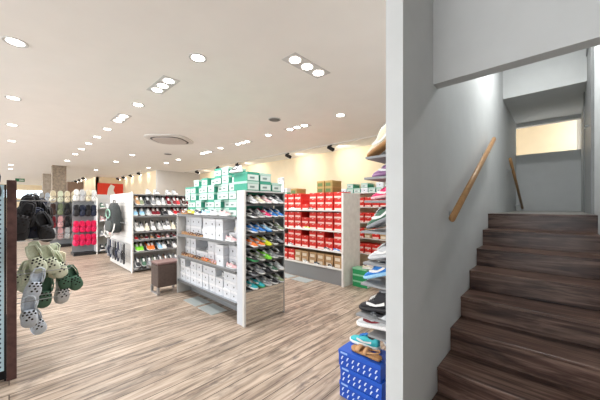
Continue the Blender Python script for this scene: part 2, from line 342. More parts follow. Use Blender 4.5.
# ---------------------------------------------------------------- shoes
def super_ring(y, w, z0, z1, n=12, p=2.4, xo=0, open_bottom=False):
    r = []
    for k in range(n):
        a = 2*PI*k/n
        c, s_ = math.cos(a), math.sin(a)
        x = math.copysign(abs(c)**(2/p), c)*w/2; z = (z0+z1)/2+math.copysign(abs(s_)**(2/p), s_)*(z1-z0)/2
        r.append((x+xo, y, z))
    return r
L0 = .285
def widths(t): # shoe plan half curve, heel 0 -> toe 1
    pts = [(0, .045), (.05, .062), (.2, .07), (.42, .068), (.62, .09), (.78, .1), (.9, .086), (.97, .058), (1, .03)]
    for i in range(len(pts)-1):
        if t <= pts[i+1][0]:
            f = (t-pts[i][0])/(pts[i+1][0]-pts[i][0]); return pts[i][1]*(1-f)+pts[i+1][1]*f
    return .03
TS = [0, .03, .1, .2, .32, .42, .52, .62, .72, .82, .9, .96, 1]
MC = {}
def shoe_parts(kind):
    """mesh builders (material free) for each kind of footwear; toe along +Y, sole on z=0"""
    if kind in MC: return MC[kind]
    P = {}
    if kind in ('sneaker', 'boot'):
        top = {0: .095, .03: .104, .1: .1, .2: .088, .32: .086, .42: .098, .52: .088, .62: .074, .72: .062, .82: .055, .9: .05, .96: .042, 1: .034}
        if kind == 'boot': top.update({0: .13, .03: .14, .1: .14, .2: .135, .32: .135, .42: .12})
        s = MB(); s.loft([super_ring(t*L0, widths(t)+.008, 0 + (.012*(t-.85)/.15 if t > .85 else 0), .03+(.006 if t < .2 else 0), 12, 4) for t in TS]); P['sole'] = s
        u = MB(); u.loft([super_ring(t*(L0-.012)+.006, widths(t)*(.96 if t < .5 else .92), .012, top[t], 14, 2.3) for t in TS]); P['upper'] = u
        c = MB(); c.loft([super_ring(.012+f*.095, .022+.026*math.sin(PI*f), .07, (.108-.012*math.sin(PI*f)) if kind == 'sneaker' else .142, 10, 2.2) for f in (0, .15, .4, .7, .9, 1)]); P['opening_shade'] = c  # solid plug; shade inside the shoe opening is put into its colour
        l = MB()
        tongue = [(.108, .104), (.13, .103), (.155, .088), (.18, .076)]
        l.loft([[(-.016, y, z), (-.012, y, z+.006), (.012, y, z+.006), (.016, y, z)] for y, z in tongue], smooth=False)
        for i in range(5):
            y = .118+i*.015; z = .1075-.0065*max(0, i-.5)
            l.tube([(-.027, y, z-.012), (0, y+.003, z+.004), (.027, y, z-.012)], .0026, 5)
        P['laces'] = l
        st = MB()
        for sx in (-1, 1):
            vs = []
            for t, zl, zh in ((.2, .05, .07), (.32, .042, .058), (.45, .036, .05), (.58, .04, .062), (.68, .05, .066)):
                x = sx*(widths(t)/2*.98+.0015); vs += [(x, t*L0, zl), (x*.96, t*L0, zh)]
            st.add(vs, [(2*i, 2*i+2, 2*i+3, 2*i+1) for i in range(4)])
        P['side_stripe'] = st
    elif kind in ('sandal', 'flip_flop'):
        th = .022 if kind == 'sandal' else .014
        s = MB(); s.loft([super_ring(t*L0*.93, widths(t)*.98, 0, th+(.008 if t < .3 and kind == 'sandal' else 0), 12, 5) for t in TS]); P['sole'] = s
        u = MB()
        if kind == 'sandal':
            for yc, w_, hh in ((.185, .04, .05), (.115, .03, .062)):
                rr = []
                for dy in (-w_/2, w_/2):
                    rr.append([(math.cos(PI*k/8)*.047, yc+dy, th-.004+math.sin(PI*k/8)*(hh-.02)) for k in range(9)] + [(math.cos(PI*k/8)*.042, yc+dy, th-.006+math.sin(PI*k/8)*(hh-.026)) for k in range(8, -1, -1)])
                u.loft(rr)
            u.tube([(-.032, .11, .03), (-.034, .03, .055), (0, .006, .062), (.034, .03, .055), (.032, .11, .03)], .006, 6)
        else:
            for sx in (-1, 1): u.tube([(sx*.036, .09, .012), (sx*.03, .13, .032), (sx*.006, .195, .03), (0, .205, .012)], [.006, .008, .006, .004], 6)
        P['strap'] = u
    elif kind == 'clog':
        s = MB(); s.loft([super_ring(t*L0*.9, widths(t)*1.12, 0, .03, 12, 4) for t in TS]); P['sole'] = s
        u = MB(); hh = {.42: .07, .45: .082, .52: .085, .62: .084, .72: .078, .82: .07, .9: .062, .96: .052, 1: .04}
        u.loft([super_ring(t*L0*.9, widths(t)*(1.1 if t < 1 else 1), .018, h_, 14, 2.6) for t, h_ in hh.items()])
        for sx in (-1, 1):
            u.loft([[(sx*(widths(t)*.55), t*L0*.9, .025), (sx*(widths(t)*.55-.006), t*L0*.9, .025), (sx*(widths(t)*.52-.006), t*L0*.9, z), (sx*(widths(t)*.52), t*L0*.9, z)] for t, z in ((.02, .042), (.15, .045), (.3, .055), (.44, .075))])
        P['upper'] = u
        o_ = MB()  # dark discs laid on the upper; the shade of open holes is their colour
        for y, xs in ((.116, (-.026, 0, .026)), (.138, (-.036, -.012, .012, .036)), (.16, (-.028, 0, .028)), (.18, (-.016, .016))):
            for x in xs:
                zz = .0868-.002*max(0, (y-.13)/.02)-abs(x)*.28
                o_.disc((x, y, zz-.0005), (x*3, .25, 1), .0078, 8, .003)
        P['vent_holes'] = o_
        k = MB(); k.tube([(-.04, .11, .06), (-.044, .06, .058), (-.03, .0, .062), (0, -.012, .064), (.03, .0, .062), (.044, .06, .058), (.04, .11, .06)], .006, 6); P['heel_strap'] = k
    MC[kind] = P
    return P
MESHC = {}
NSH = [0]
def shoe(kind, cols, label, cat, loc, rz=0, group=None, rot=None, scale=1.0, name=None, tilt=0):
    if tilt:   # heel raised, toe resting on the shelf
        rot = (-math.radians(tilt), 0, rz); loc = (loc[0], loc[1], loc[2]+math.sin(math.radians(tilt))*.275*scale)
    P = shoe_parts(kind)
    t = thing(name or kind, label, cat, loc, rz, group)
    if rot is not None: t.rotation_euler = rot
    t.scale = (scale,)*3
    for pn, mb in P.items():
        c = cols.get(pn)
        if c is None: continue
        key = (kind, pn, c)
        if key not in MESHC:
            MESHC[key] = mb.mesh(pn, MATS[c])
        o = bpy.data.objects.new(pn, MESHC[key]); C.objects.link(o); o.parent = t
        if pn == 'upper': up = o
        elif pn in ('laces', 'side_stripe', 'opening_shade', 'vent_holes'): o.parent = up
    NSH[0] += 1
    return t
PAL = {'white': (232, 232, 230), 'black': (36, 36, 40), 'grey': (140, 142, 146), 'lightgrey': (196, 198, 200), 'red': (206, 38, 46), 'burgundy': (120, 26, 38), 'pink': (236, 60, 118), 'palepink': (222, 176, 178),
       'blue': (40, 120, 200), 'navy': (36, 44, 66), 'lightblue': (150, 196, 226), 'teal': (60, 178, 186), 'green': (60, 150, 90), 'lime': (128, 216, 60), 'yellow': (216, 226, 40), 'orange': (240, 120, 50),
       'tan': (190, 146, 104), 'brown': (120, 80, 56), 'darkbrown': (72, 50, 42), 'cream': (226, 216, 190), 'purple': (150, 110, 150), 'olive': (128, 140, 112), 'gum': (176, 130, 84), 'sage': (218, 224, 202), 'paleblue': (212, 222, 234), 'darkgreen': (74, 110, 90), 'magenta': (232, 28, 92)}
for k, v in PAL.items(): mat('shoe_'+k, v, .6, noise=.12, scale=90)
def sk(up, sole='white', lace=None, stripe=None):
    lace = lace or ('white' if up != 'white' else 'grey'); stripe = stripe or lace
    return {'upper': 'shoe_'+up, 'sole': 'shoe_'+sole, 'laces': 'shoe_'+lace, 'side_stripe': 'shoe_'+stripe, 'opening_shade': 'shoe_black' if up != 'black' else 'shoe_grey', 'strap': 'shoe_'+up,
            'vent_holes': 'dark_interior', 'heel_strap': 'shoe_'+up}
NM = {'lightgrey': 'light grey', 'palepink': 'pale pink', 'lightblue': 'light blue', 'darkbrown': 'dark brown', 'paleblue': 'pale blue-grey', 'darkgreen': 'dark green'}
def cn(c): return NM.get(c, c)

# ---------------------------------------------------------------- boxes
BW, BD, BH = .19, .3, .115
BC = {}
def box_meshes(kind):
    if kind in BC: return BC[kind]
    spec = {'mint': ((56, 150, 126), (172, 204, 192), (200, 212, 206)), 'mint2': ((58, 154, 128), (66, 156, 132), (204, 216, 210)), 'white': ((216, 220, 226), (232, 234, 238), None),
            'red': ((206, 42, 34), (216, 54, 40), (238, 206, 196)), 'brown': ((176, 140, 100), (186, 150, 108), (220, 206, 186)), 'green': ((38, 140, 84), (140, 196, 160), (220, 236, 226)), 'kraft': ((150, 124, 70), (170, 140, 84), (90, 110, 60))}[kind]
    w_, d, h = BW/2-.003, BD, BH
    P = {}
    P['carton'] = bx(-w_+.003, w_-.003, .003, d-.003, 0, h-.031).mesh('carton', mat('box_'+kind, spec[0], .6, noise=.05))
    P['lid'] = bx(-w_, w_, 0, d, h-.03, h-.002).mesh('lid', mat('boxlid_'+kind, spec[1], .55, noise=.05))
    if spec[2]:
        P['end_label'] = (bx(-w_+.008, w_-.008, .0008, .0029, .008, h-.034) if kind.startswith('mint') else bx(-w_+.02, w_-.05, .0008, .0029, .01, h-.045) if kind != 'red' else bx(-w_+.01, w_-.022, .0008, .0029, .004, h-.078)).mesh('end_label', mat('boxlabel_'+kind, spec[2], .6))
    if kind.startswith('mint'): P['print'] = bx(-.05, .02, .0002, .0008, .03, .055).mesh('print', mat('print_grey', (120, 140, 136), .6))
    if kind == 'white': P['finger_hole'] = MB().disc((0, -.0005+.003, .052), (0, 1, 0), .011, 12, .0015).mesh('finger_hole', black_m)
    if kind == 'red': P['print'] = MB().add([(-.02, -.0012, .098), (.02, -.0012, .106), (.045, -.0012, .11), (.0, -.0012, .093), (-.02, -.0006, .098), (.02, -.0006, .106), (.045, -.0006, .11), (0, -.0006, .093)], [(0, 1, 2, 3), (4, 5, 6, 7)]).mesh('print', white_m)
    BC[kind] = P
    return P
def shoebox(kind, loc, rz, label, group, color):
    t = thing('shoe_box', label, 'shoe box', loc, rz, group)
    for pn, me in box_meshes(kind).items():
        o = bpy.data.objects.new(pn, me); C.objects.link(o); o.parent = t
        if pn == 'carton': ca = o
        elif pn != 'lid': o.parent = ca
    return t

# ================================================================ middle gondola
G = thing('display_gondola', 'tall light grey shoe display unit in the middle, mirror at its end', 'display unit', (-3.77, 2.3, 0))
gx, gy = 3.77, -2.3
def gb(name, m, x0, x1, y0, y1, z0, z1, **k):
    return MB().box(x0+gx, x1+gx, y0+gy, y1+gy, z0, z1).build(name, m, G, **k)
EX = -2.99   # back of the end cap
gb('back_panel', panel_m, -4.72, EX-.02, 2.44, 2.46, .12, 1.7)
gb('end_back_panel', panel_m, EX-.018, EX, 2.0, 2.61, .42, 1.67)
gb('side_panel', mat('panel_cool_grey', (204, 209, 216), .5), EX+.03, -2.831, 1.975, 1.99, 0, 1.675)
gb('corner_post', shelfw_m, -2.83, -2.79, 1.965, 1.99, 0, 1.675)
gb('side_panel', steel_m, EX, -2.79, 2.62, 2.64, 0, 1.675)
gb('side_panel', panel_m, -4.76, -4.74, 1.97, 2.64, 0, 1.36)
gb('mirror', mirror_m, -2.80, -2.793, 1.992, 2.618, .02, .42)
gb('top_panel', panel_m, EX, -2.79, 1.991, 2.619, 1.655, 1.675)
SZ = [1.34, 1.0, .64, .24]
for z in SZ: gb('shelf', shelf_m if z != .24 else steel_m, -4.738, EX-.001 if z < 1.3 else EX-.001, 1.98, 2.439, z-.022, z)
for z in SZ: gb('price_rail', mat('rail_dark', (104, 106, 108), .5), -4.738, EX-.001, 1.972, 1.9795, z-.03, z+.004)
EZ = [1.50, 1.32, 1.133, .955, .775, .60, .43]
for z in EZ: gb('shoe_rest', shelf_m, EX+.001, EX+.03, 1.992, 2.618, z, z+.045)
for z in EZ: gb('end_shelf', MATS['rail_dark'], EX+.001, -2.795, 1.991, 2.619, z-.018, z)
gb('base', shelf_m, -4.738, EX-.02, 2.2, 2.439, 0, .1)

# end cap shoes
ecap = [[('lightgrey', 'white'), ('cream', 'white'), ('palepink', 'white'), ('white', 'white'), ('grey', 'white')],
        [('black', 'white'), ('grey', 'white'), ('pink', 'white'), ('blue', 'white'), ('blue', 'white')],
        [('blue', 'white'), ('blue', 'lightgrey'), ('lightblue', 'blue'), ('black', 'white'), ('olive', 'white')],
        [('orange', 'white'), ('orange', 'white'), ('yellow', 'yellow'), ('black', 'white'), ('grey', 'black')],
        [('black', 'green'), ('olive', 'white'), ('lime', 'lime'), ('grey', 'white'), ('black', 'lightgrey')],
        [('black', 'grey'), ('grey', 'white'), ('black', 'black'), ('darkgreen', 'white'), ('lightgrey', 'white')],
        [('teal', 'white'), ('teal', 'green'), ('grey', 'white'), ('black', 'white'), ('olive', 'lightgrey')]]
RN = ['top', 'second', 'third', 'fourth', 'fifth', 'sixth', 'lowest']
for r, row in enumerate(ecap):
    for i, (u, s_) in enumerate(row):
        y = 2.085+i*.112
        shoe('sneaker', sk(u, s_), f'{cn(u)} sneaker, {ORD[i]} from left, {RN[r]} shelf of the mirrored gondola end', 'shoe', (EX+.03, y-.04, EZ[r]+.002), math.radians(-68), 'sneakers on the gondola end shelves', scale=.84, tilt=13)
# boxes on top of the end cap
for lay in range(2):
    for i in range(3):
        k = 'mint2' if (i+lay) % 2 else 'mint'
        if lay == 1 and i == 2: continue
        shoebox(k, (-3.1+.31, 2.1+i*.2, 1.677+lay*BH), PI/2, f'mint green shoe box above the mirrored gondola end, {ORD[i]} from left, {"lower" if lay == 0 else "upper"} layer', 'mint boxes above the gondola end', 'mint')
shoe('sneaker', sk('burgundy', 'white'), 'dark red sneaker standing on the mint boxes above the gondola end', 'shoe', (-2.86, 2.42, 1.677+BH), math.radians(60), scale=.85)
shoe('sneaker', sk('white', 'white', 'black'), 'white sneaker with black laces on a mint box at the left front corner', 'shoe', (-2.9, 2.0, 1.677+2*BH), math.radians(90), scale=.85)
# long side, top shelf: stacks of mint boxes
nx = 9
X0 = -4.64
for c in range(nx):
    x = X0+c*.196
    layers = [5, 5, 4, 5, 5, 6, 6, 5, 5][c] - (1 if c < 1 else 0)
    for l in range(layers):
        k = 'mint2' if random.random() < .35 else 'mint'
        if x > EX-.1: pass
        shoebox(k, (x, 2.10+(.05 if (c+l//2) % 3 == 0 else 0)+random.uniform(0, .012), 1.341+l*BH), 0, f'{"green" if k == "mint2" else "pale"} lidded mint shoe box, {ORD[c]} stack from left, {ORD[l]} up, on the top shelf', 'mint shoe boxes on the middle gondola', 'mint')
# lower shelves of white boxes
SN = {1: 'second', 2: 'third', 3: 'bottom'}
plan = {1: [2, 2, 2, 1, 2, 2, 2, 1, 2], 2: [2, 2, 1, 1, 2, 2, 2, 2, 2], 3: [3, 2, 3, 3, 3, 3, 2, 3, 3]}
for r in (1, 2, 3):
    for c in range(nx-1 if False else nx):
        x = X0+c*.196
        if x+.1 > EX: x = EX-.115
        for l in range(plan[r][c]):
            hh = .15 if plan[r][c] == 2 and r < 3 else .118
            wbx = shoebox('white', (x, (2.015 if r == 3 or (r == 1 and 4 <= c <= 6) or (r == 2 and c == 6) else 2.10)+random.uniform(0, .012), SZ[r]+.001+l*hh), 0, f'white shoe box with a black finger hole, {ORD[c]} column, {ORD[l]} up, {SN[r]} shelf', 'white shoe boxes on the middle gondola', 'white')
            wbx.scale = (1, 1, hh/BH*.995)
# displayed pairs along the front lip
disp = {0: [(-4.7, 'sneaker', 'brown', 'gum'), (-4.46, 'sneaker', 'yellow', 'brown'), (-4.22, 'sneaker', 'navy', 'white'), (-3.98, 'sneaker', 'lightblue', 'white'), (-3.72, 'sneaker', 'lightgrey', 'white'), (-3.46, 'sneaker', 'palepink', 'white')],
        1: [(-4.7, 'sandal', 'tan', 'gum'), (-4.46, 'sandal', 'brown', 'gum'), (-4.22, 'sandal', 'darkbrown', 'tan'), (-3.3, 'sneaker', 'palepink', 'white')],
        2: [(-4.7, 'sandal', 'brown', 'tan'), (-4.46, 'sandal', 'tan', 'brown'), (-4.22, 'sandal', 'darkbrown', 'gum'), (-3.98, 'sandal', 'orange', 'gum'), (-3.74, 'sandal', 'palepink', 'gum'), (-3.28, 'sneaker', 'palepink', 'lightgrey')],
        3: []}
TN = ['top', 'second', 'third', 'bottom']
for r, ls in disp.items():
    for i, (x, k, u, s_) in enumerate(ls):
        shoe(k, sk(u, s_), f'{cn(u)} {k}, {ORD[i]} display shoe from the left along the {TN[r]} shelf edge, middle gondola', 'shoe', (x-.02, 2.046, SZ[r]+.001), math.radians(-84 if k == 'sandal' else -86), 'display shoes along the gondola shelf edges', scale=.8)
# shoes on top of short columns
for r, cs in {1: [(3, 'black'), (7, 'cream')], 2: [(3, 'grey')], 3: [(1, 'brown'), (6, 'lightgrey')]}.items():
    for c, u in cs:
        l = plan[r][c]
        shoe('sneaker', sk(u, 'white'), f'{cn(u)} sneaker standing on a white shoe box on the {SN[r]} shelf', 'shoe', (X0+c*.196-.03, 2.16 if r < 3 else 2.08, SZ[r]+.003+l*.118), math.radians(-60), scale=.65)
# floor plates in front of / under
for i, (x, y, l) in enumerate([(-4.1, 2.0, 'left pale steel plate on the floor under the middle gondola'), (-3.62, 2.0, 'right pale steel plate on the floor under the middle gondola'), (-4.25, 4.04, 'left pale plate on the floor before the red boxes'), (-3.75, 4.04, 'right pale plate on the floor before the red boxes')]):
    o = bx(x-.2, x+.2, y-.12, y+.12, 0, .008).build('floor_plate', mat('plate', (196, 204, 204), .3, metal=.4)); tag(o, l, 'plate')

# ================================================================ red box gondola
t = thing('display_gondola', 'shelf unit stacked with red shoe boxes, pale mottled side panel', 'display unit', (-3.74, 4.4, 0))
def rb(name, m, x0, x1, y0, y1, z0, z1): return MB().box(x0+3.74, x1+3.74, y0-4.4, y1-4.4, z0, z1).build(name, m, t)
rb('side_panel', marble_m, -2.9, -2.86, 4.17, 4.74, 0, 1.72); rb('side_panel', marble_m, -4.62, -4.6, 4.17, 4.74, 0, 1.72)
rb('back_panel', panel_m, -4.599, -2.901, 4.55, 4.57, 0, 1.72); rb('plinth', shelf_m, -4.599, -2.901, 4.22, 4.24, 0, .285)
RZ = [1.40, 1.01, .63, .31]
for z in RZ: rb('shelf', shelfw_m, -4.599, -2.901, 4.18, 4.549, z-.022, z)
for li, z in enumerate(RZ):
    for c in range(8):
        x = -4.49+c*.208
        kind = 'red'; n = [3, 3, 2, 2][li]
        if li == 0 and c in (3,): n = 1
        if li == 3 and c > 1: kind = 'brown'; n = 2
        if li == 1 and c in (3,): n = 2
        if li == 2: n = 3 if c % 3 else 2
        for l in range(n):
            shoebox(kind, (x+random.uniform(-.004, .004), 4.24 + (random.uniform(0, .012)), z+.001+l*BH), 0, f'{kind} shoe box, {ORD[c]} column from left, {ORD[l]} up, {TN[li]} shelf of the red-box unit', 'shoe boxes on the red-box unit', kind)
for i, (x, l) in enumerate([(-4.42, 0), (-3.4, 0), (-3.2, 0), (-3.4, 1), (-3.2, 1)]):
    pass
for i, (x, z, lab) in enumerate([(-4.2, 1.746, 'kraft shoe box on top of the red boxes at the left'), (-3.45, 1.746, 'kraft shoe box, left one of the lower layer above the red boxes'), (-3.25, 1.746, 'kraft shoe box, right one of the lower layer above the red boxes'), (-3.45, 1.746+BH, 'kraft shoe box, left one of the upper layer above the red boxes'), (-3.25, 1.746+BH, 'kraft shoe box, right one of the upper layer above the red boxes')]):
    shoebox('kraft', (x, 4.24, z), 0, lab, 'kraft boxes above the red boxes', 'kraft')
rshoes = [(-4.35, 2, 'sneaker', 'grey'), (-4.1, 1, 'sneaker', 'lightgrey'), (-3.85, 1, 'sneaker', 'yellow'), (-3.35, 2, 'sneaker', 'navy'), (-3.12, 2, 'sneaker', 'blue'), (-3.6, 3, 'sneaker', 'navy'), (-3.25, 3, 'sneaker', 'darkbrown'), (-3.9, 3, 'sneaker', 'white'), (-4.25, 0, 'sneaker', 'white'), (-3.75, 0, 'sneaker', 'black')]
for i, (x, r, k, u) in enumerate(rshoes):
    shoe(k, sk(u, 'white'), f'{cn(u)} sneaker lying before the boxes on the {TN[r]} shelf of the red-box unit', 'shoe', (x, 4.225, RZ[r]+.001), math.radians(-85), 'display sneakers on the red-box unit', scale=.5)
t = thing('standing_mirror', 'small upright steel-framed mirror above the left end of the red boxes', 'mirror', (-4.72, 4.35, 1.72))
MB().box(-.1, .1, -.01, .01, .0, .42).build('frame', steel_m, t); bx(-.085, .085, -.0125, -.0105, .03, .4).build('glass', mirror_m, t)
MB().box(-.012, .012, .011, .035, -1.72, .3).build('post', steel_m, t)

# green floor stack beside the panel
for l in range(3):
    shoebox('green', (-2.5, 4.47, .001+l*BH), math.radians(90), f'green shoe box, {["bottom", "middle", "top"][l]} one of the stack on the floor by the pale panel', 'green boxes on the floor', 'green')
shoe('sneaker', sk('cream', 'white'), 'cream sneaker on the stack of green shoe boxes', 'shoe', (-2.6, 4.4, .002+3*BH), math.radians(-70), scale=.7)
shoe('sneaker', sk('palepink', 'white'), 'pale pink sneaker on the stack of green shoe boxes', 'shoe', (-2.62, 4.52, .002+3*BH), math.radians(-70), scale=.7)

# back wall shelving
t = thing('shelving_unit', 'long pale shelving of shoe boxes against the cream back wall', 'shelving', (-5.2, 6.0, 0))
BZ = [.35, .72, 1.09, 1.46, 1.8]
for z in BZ: MB().box(-2.8, 2.9, -.2, .19, z-.02, z).build('shelf', shelfw_m, t)
for x in (-2.8, -1.38, .04, 1.46, 2.88): MB().box(x-.02, x, .19, .198, 0, 1.8).build('upright', shelfw_m, t)
for x in (-2.82, 2.9): MB().box(x, x+.02, -.2, .198, 0, 1.8).build('side_panel', panel_m, t)
for xi, (xa, nn, nm) in enumerate(((-7.75, 9, 'left'), (-4.0, 8, 'right'))):
    for c in range(nn):
        for l in range(2 if xi == 0 else (1 + c % 2)):
            k = 'mint' if (c*7+l) % 3 else 'white'
            shoebox(k, (xa+c*.2, 5.83, 1.801+l*BH), 0, f'{"mint" if k == "mint" else "white"} shoe box on top of the back wall shelving, {nm} group, {ORD[c]} column, {ORD[l]} up', 'boxes on the back wall shelving', k)
for r, z in enumerate(BZ[:4]):
    for c in range(6):
        for l in range(2):
            shoebox('red' if r != 1 or c % 2 else 'brown', (-3.7+c*.2, 5.83, z+.001+l*BH), 0, f'{"red" if r != 1 or c % 2 else "brown"} shoe box on the back wall shelving, {ORD[c]} column, {"lower" if l == 0 else "upper"} layer, {ORD[r]} shelf up', 'boxes low on the back wall shelving', 'red')

# ================================================================ white unit, left
t = thing('display_gondola', 'white shoe shelving unit with bags hung on its slatted end panel', 'display unit', (-7.4, 2.9, 0))
def wb(name, m, x0, x1, y0, y1, z0, z1): return MB().box(x0+7.4, x1+7.4, y0-2.9, y1-2.9, z0, z1).build(name, m, t)
sl = MB().box(-8.75+7.4, -6.83+7.4, 1.86-2.9, 1.88-2.9, .02, 1.78)
sl.build('slat_panel', shelfw_m, t)
g_ = MB()
for k in range(11): g_.box(-8.72+7.4, -6.87+7.4, 1.8585-2.9, 1.8605-2.9, .2+k*.14, .21+k*.14)
g_.build('slat_grooves', panel_m, t)
wb('edge_post', white_m, -6.865, -6.82, 1.845, 1.859, 0, 1.8)
wb('back_panel', panel_m, -7.22, -7.2, 1.881, 4.2, 0, 1.75)
WZ = [1.49, 1.25, .90, .71, .45, .06]
for z in WZ: wb('shelf', shelf_m, -7.199, -6.85, 1.881, 4.2, z-.02, z)
for z, hh in zip(WZ, [.1, .07, .1, .02, .07, .03]): wb('shoe_rest', shelf_m, -7.199, -7.13, 1.882, 4.19, z, z+hh)
wb('shelf', shelf_m, -7.199, -6.95, 1.881, 4.2, 1.73, 1.75)
for i, (y, u) in enumerate([(2.25, 'lightgrey'), (2.42, 'white'), (2.7, 'white'), (2.85, 'lightgrey')]):
    shoe('boot', sk(u, 'white'), f'{cn(u)} high-top shoe standing on top of the white unit, {ORD[i]} from left', 'shoe', (-7.16, y, 1.752), -PI/2, 'high-tops on top of the white unit', scale=.95, name='boot')
wb('far_panel', shelfw_m, -7.22, -6.83, 4.201, 4.22, 0, 1.78)
wrows = [['tan', 'olive', 'black', 'grey', 'white', 'lightgrey', 'burgundy', 'burgundy', 'red', 'darkbrown', 'burgundy'],
         ['lightblue', 'lightblue', 'lightgrey', 'burgundy', 'burgundy', 'black', 'white', 'red', 'burgundy', 'red', 'red'],
         ['white', 'white', 'cream', 'white', 'lightgrey', 'white', 'white', 'cream', 'white'],
         ['red', 'brown', 'burgundy', 'tan', 'red', 'brown', 'palepink', 'burgundy', 'brown'],
         ['lime', 'lime', 'orange', 'orange', 'lightblue', 'white', 'black', 'white', 'grey'],
         ['grey', 'black', 'lightgrey', 'grey', 'black', 'black', 'grey', 'lightgrey', 'black']]
WN = ['highest', 'second', 'third', 'fourth', 'fifth', 'lowest']
for r, row in enumerate(wrows):
    for i, u in enumerate(row):
        sc = .8 if r in (3,) else 1.08
        tl = [28, 20, 26, 8, 20, 10][r]
        shoe('boot' if r in (0, 2) and i % 3 == 0 else 'sneaker', sk(u, 'white' if u != 'black' else 'grey'), f'{cn(u)} shoe, {ORD[i]} from left on the {WN[r]} shelf of the white unit', 'shoe', (-7.13, 1.97+i*.118, WZ[r]+.001), math.radians(-90+random.uniform(-8, 8)), 'shoes on the white unit', scale=sc, name='sneaker', tilt=tl)
# second tier leaned on back panel of the lowest shelf
for i, u in enumerate(['black', 'darkgreen', 'grey', 'olive', 'black', 'brown', 'black', 'grey']):
    shoe('sneaker', sk(u, 'lightgrey'), f'{cn(u)} shoe tilted up behind the lowest row of the white unit, {ORD[i]} from left', 'shoe', (-7.0, 1.97+i*.118, .24), rot=(math.radians(-25), 0, math.radians(-90)), group='tilted shoes on the white unit')
for i, (y, u) in enumerate([(2.35, 'white'), (2.5, 'lightgrey'), (2.64, 'white')]):
    pass
# red bags on the highest shelf end
def bag(label, loc, m1, m2, w_=.3, h=.26, d=.12, rz=PI/2, cat='bag', name='handbag'):
    t = thing(name, label, cat, loc, rz)
    MB().loft([rrect_xy(w_/2*s, d/2*s2, .03, z) for s, s2, z in ((.9, .9, 0), (1, 1, .03), (.98, .95, h*.6), (.86, .6, h))], smooth=False).build('body', m1, t, bevel=.006)
    MB().tube([(-w_*.28, 0, h-.01), (-w_*.24, 0, h+.09), (0, 0, h+.13), (w_*.24, 0, h+.09), (w_*.28, 0, h-.01)], .009).build('handle', m2, t)
    MB().box(-w_*.3, w_*.3, -d/2-.012, -d/2+.01, h*.15, h*.55).build('front_pocket', m2, t, bevel=.004)
    return t
def rrect_xy(a, b, r, z): return rrect(a, b, min(r, a*.9, b*.9), z, 3)
bag('dark red handbag at the right end of the white unit', (-6.95, 3.35, 1.491), MATS['shoe_burgundy'], MATS['shoe_red'])
bag('bright red bag on the second shelf of the white unit', (-6.75, 3.35, 1.251), MATS['shoe_red'], MATS['shoe_burgundy'], h=.2)

# backpack, round bag + gloves-like slippers hung on the end panel
def hook(mb, x, y, z, L=.12, d=(0, -1, 0)):
    d = Vector(d); p = Vector((x, y, z)); mb.tube([p, p+d*L, p+d*(L+.01)+Vector((0, 0, .02))], .004, 6)
for x in (-8.45, -8.2, -7.95, -7.7, -7.45, -7.2, -7.0):
    for z in (.62, 1.1, 1.55):
        hk = MB(); hook(hk, x+7.4, 1.859-2.9, z); hk.build('hook', steel_m, t)
t = thing('backpack', 'dark grey backpack with pale green ring and strap on the white end panel', 'backpack', (-7.68, 1.71, .86)); t.scale = (1.55, 1, 1.05)
MB().loft([rrect_xy(.2*s, .1*s2, .07, z) for s, s2, z in ((.8, .8, 0), (1.05, 1, .05), (1.08, 1, .25), (1, .95, .45), (.8, .75, .58), (.45, .5, .66))]).build('body', mat('backpack_grey', (58, 62, 62), .8, noise=.2), t)
MB().loft([rrect_xy(.17*s, .04, .03, z) for s, z in ((.85, .04), (1, .08), (1, .22), (.8, .26))]).build('front_pocket', mat('backpack_pocket', (74, 78, 76), .8), t).location = (0, -.1, 0)
MB().tube([(.12*math.cos(a), -.125, .42+.1*math.sin(a)) for a in [2*PI*k/16 for k in range(17)]], .012).build('ring_trim', mat('mint_trim', (150, 196, 176), .6), t)
MB().tube([(-.2, -.06, .1), (-.26, -.1, .05), (-.2, -.14, -.06), (0, -.15, -.1), (.2, -.14, -.06), (.25, -.1, .08), (.2, -.06, .2)], .014).build('strap', shelfw_m, t)
MB().tube([(-.06, 0, .64), (-.05, 0, .72), (.05, 0, .72), (.06, 0, .64)], .01).build('top_loop', black_m, t)

def hang(kind, u, s_, label, cat, x, y, z, face, scale=1.0, group=None):
    """footwear hanging by its heel at z, toe down, top turned towards azimuth face"""
    # local +Y (toe) -> -Z ; local +Z (top) -> horizontal direction 'face'
    f = Vector((math.cos(face), math.sin(face), 0)); dn = Vector((0, 0, -1)); xx = dn.cross(f)
    M = Matrix((xx, dn, f)).transposed()
    return shoe(kind, sk(u, s_), label, cat, (x, y, z), group=group, rot=M.to_euler(), scale=scale)
for i, u in enumerate(['grey', 'navy', 'grey', 'black', 'navy', 'grey', 'black']):
    x = -8.45+i*.235
    hang('flip_flop', u, u, f'{cn(u)} slipper hung below the backpack, {ORD[i]} from left', 'slipper', x, 1.76, .64, -PI/2, 1.7, 'slippers hung below the backpack')
for i, u in enumerate(['lightgrey', 'white', 'palepink', 'cream', 'lightgrey']):
    x = [-8.62, -8.45, -8.25, -8.1, -7.98][i]
    hang('flip_flop', u, u, f'{cn(u)} slipper hung left of the backpack, {ORD[i]} from left', 'slipper', x, 1.76, 1.15, -PI/2, 1.5, 'slippers hung left of the backpack')

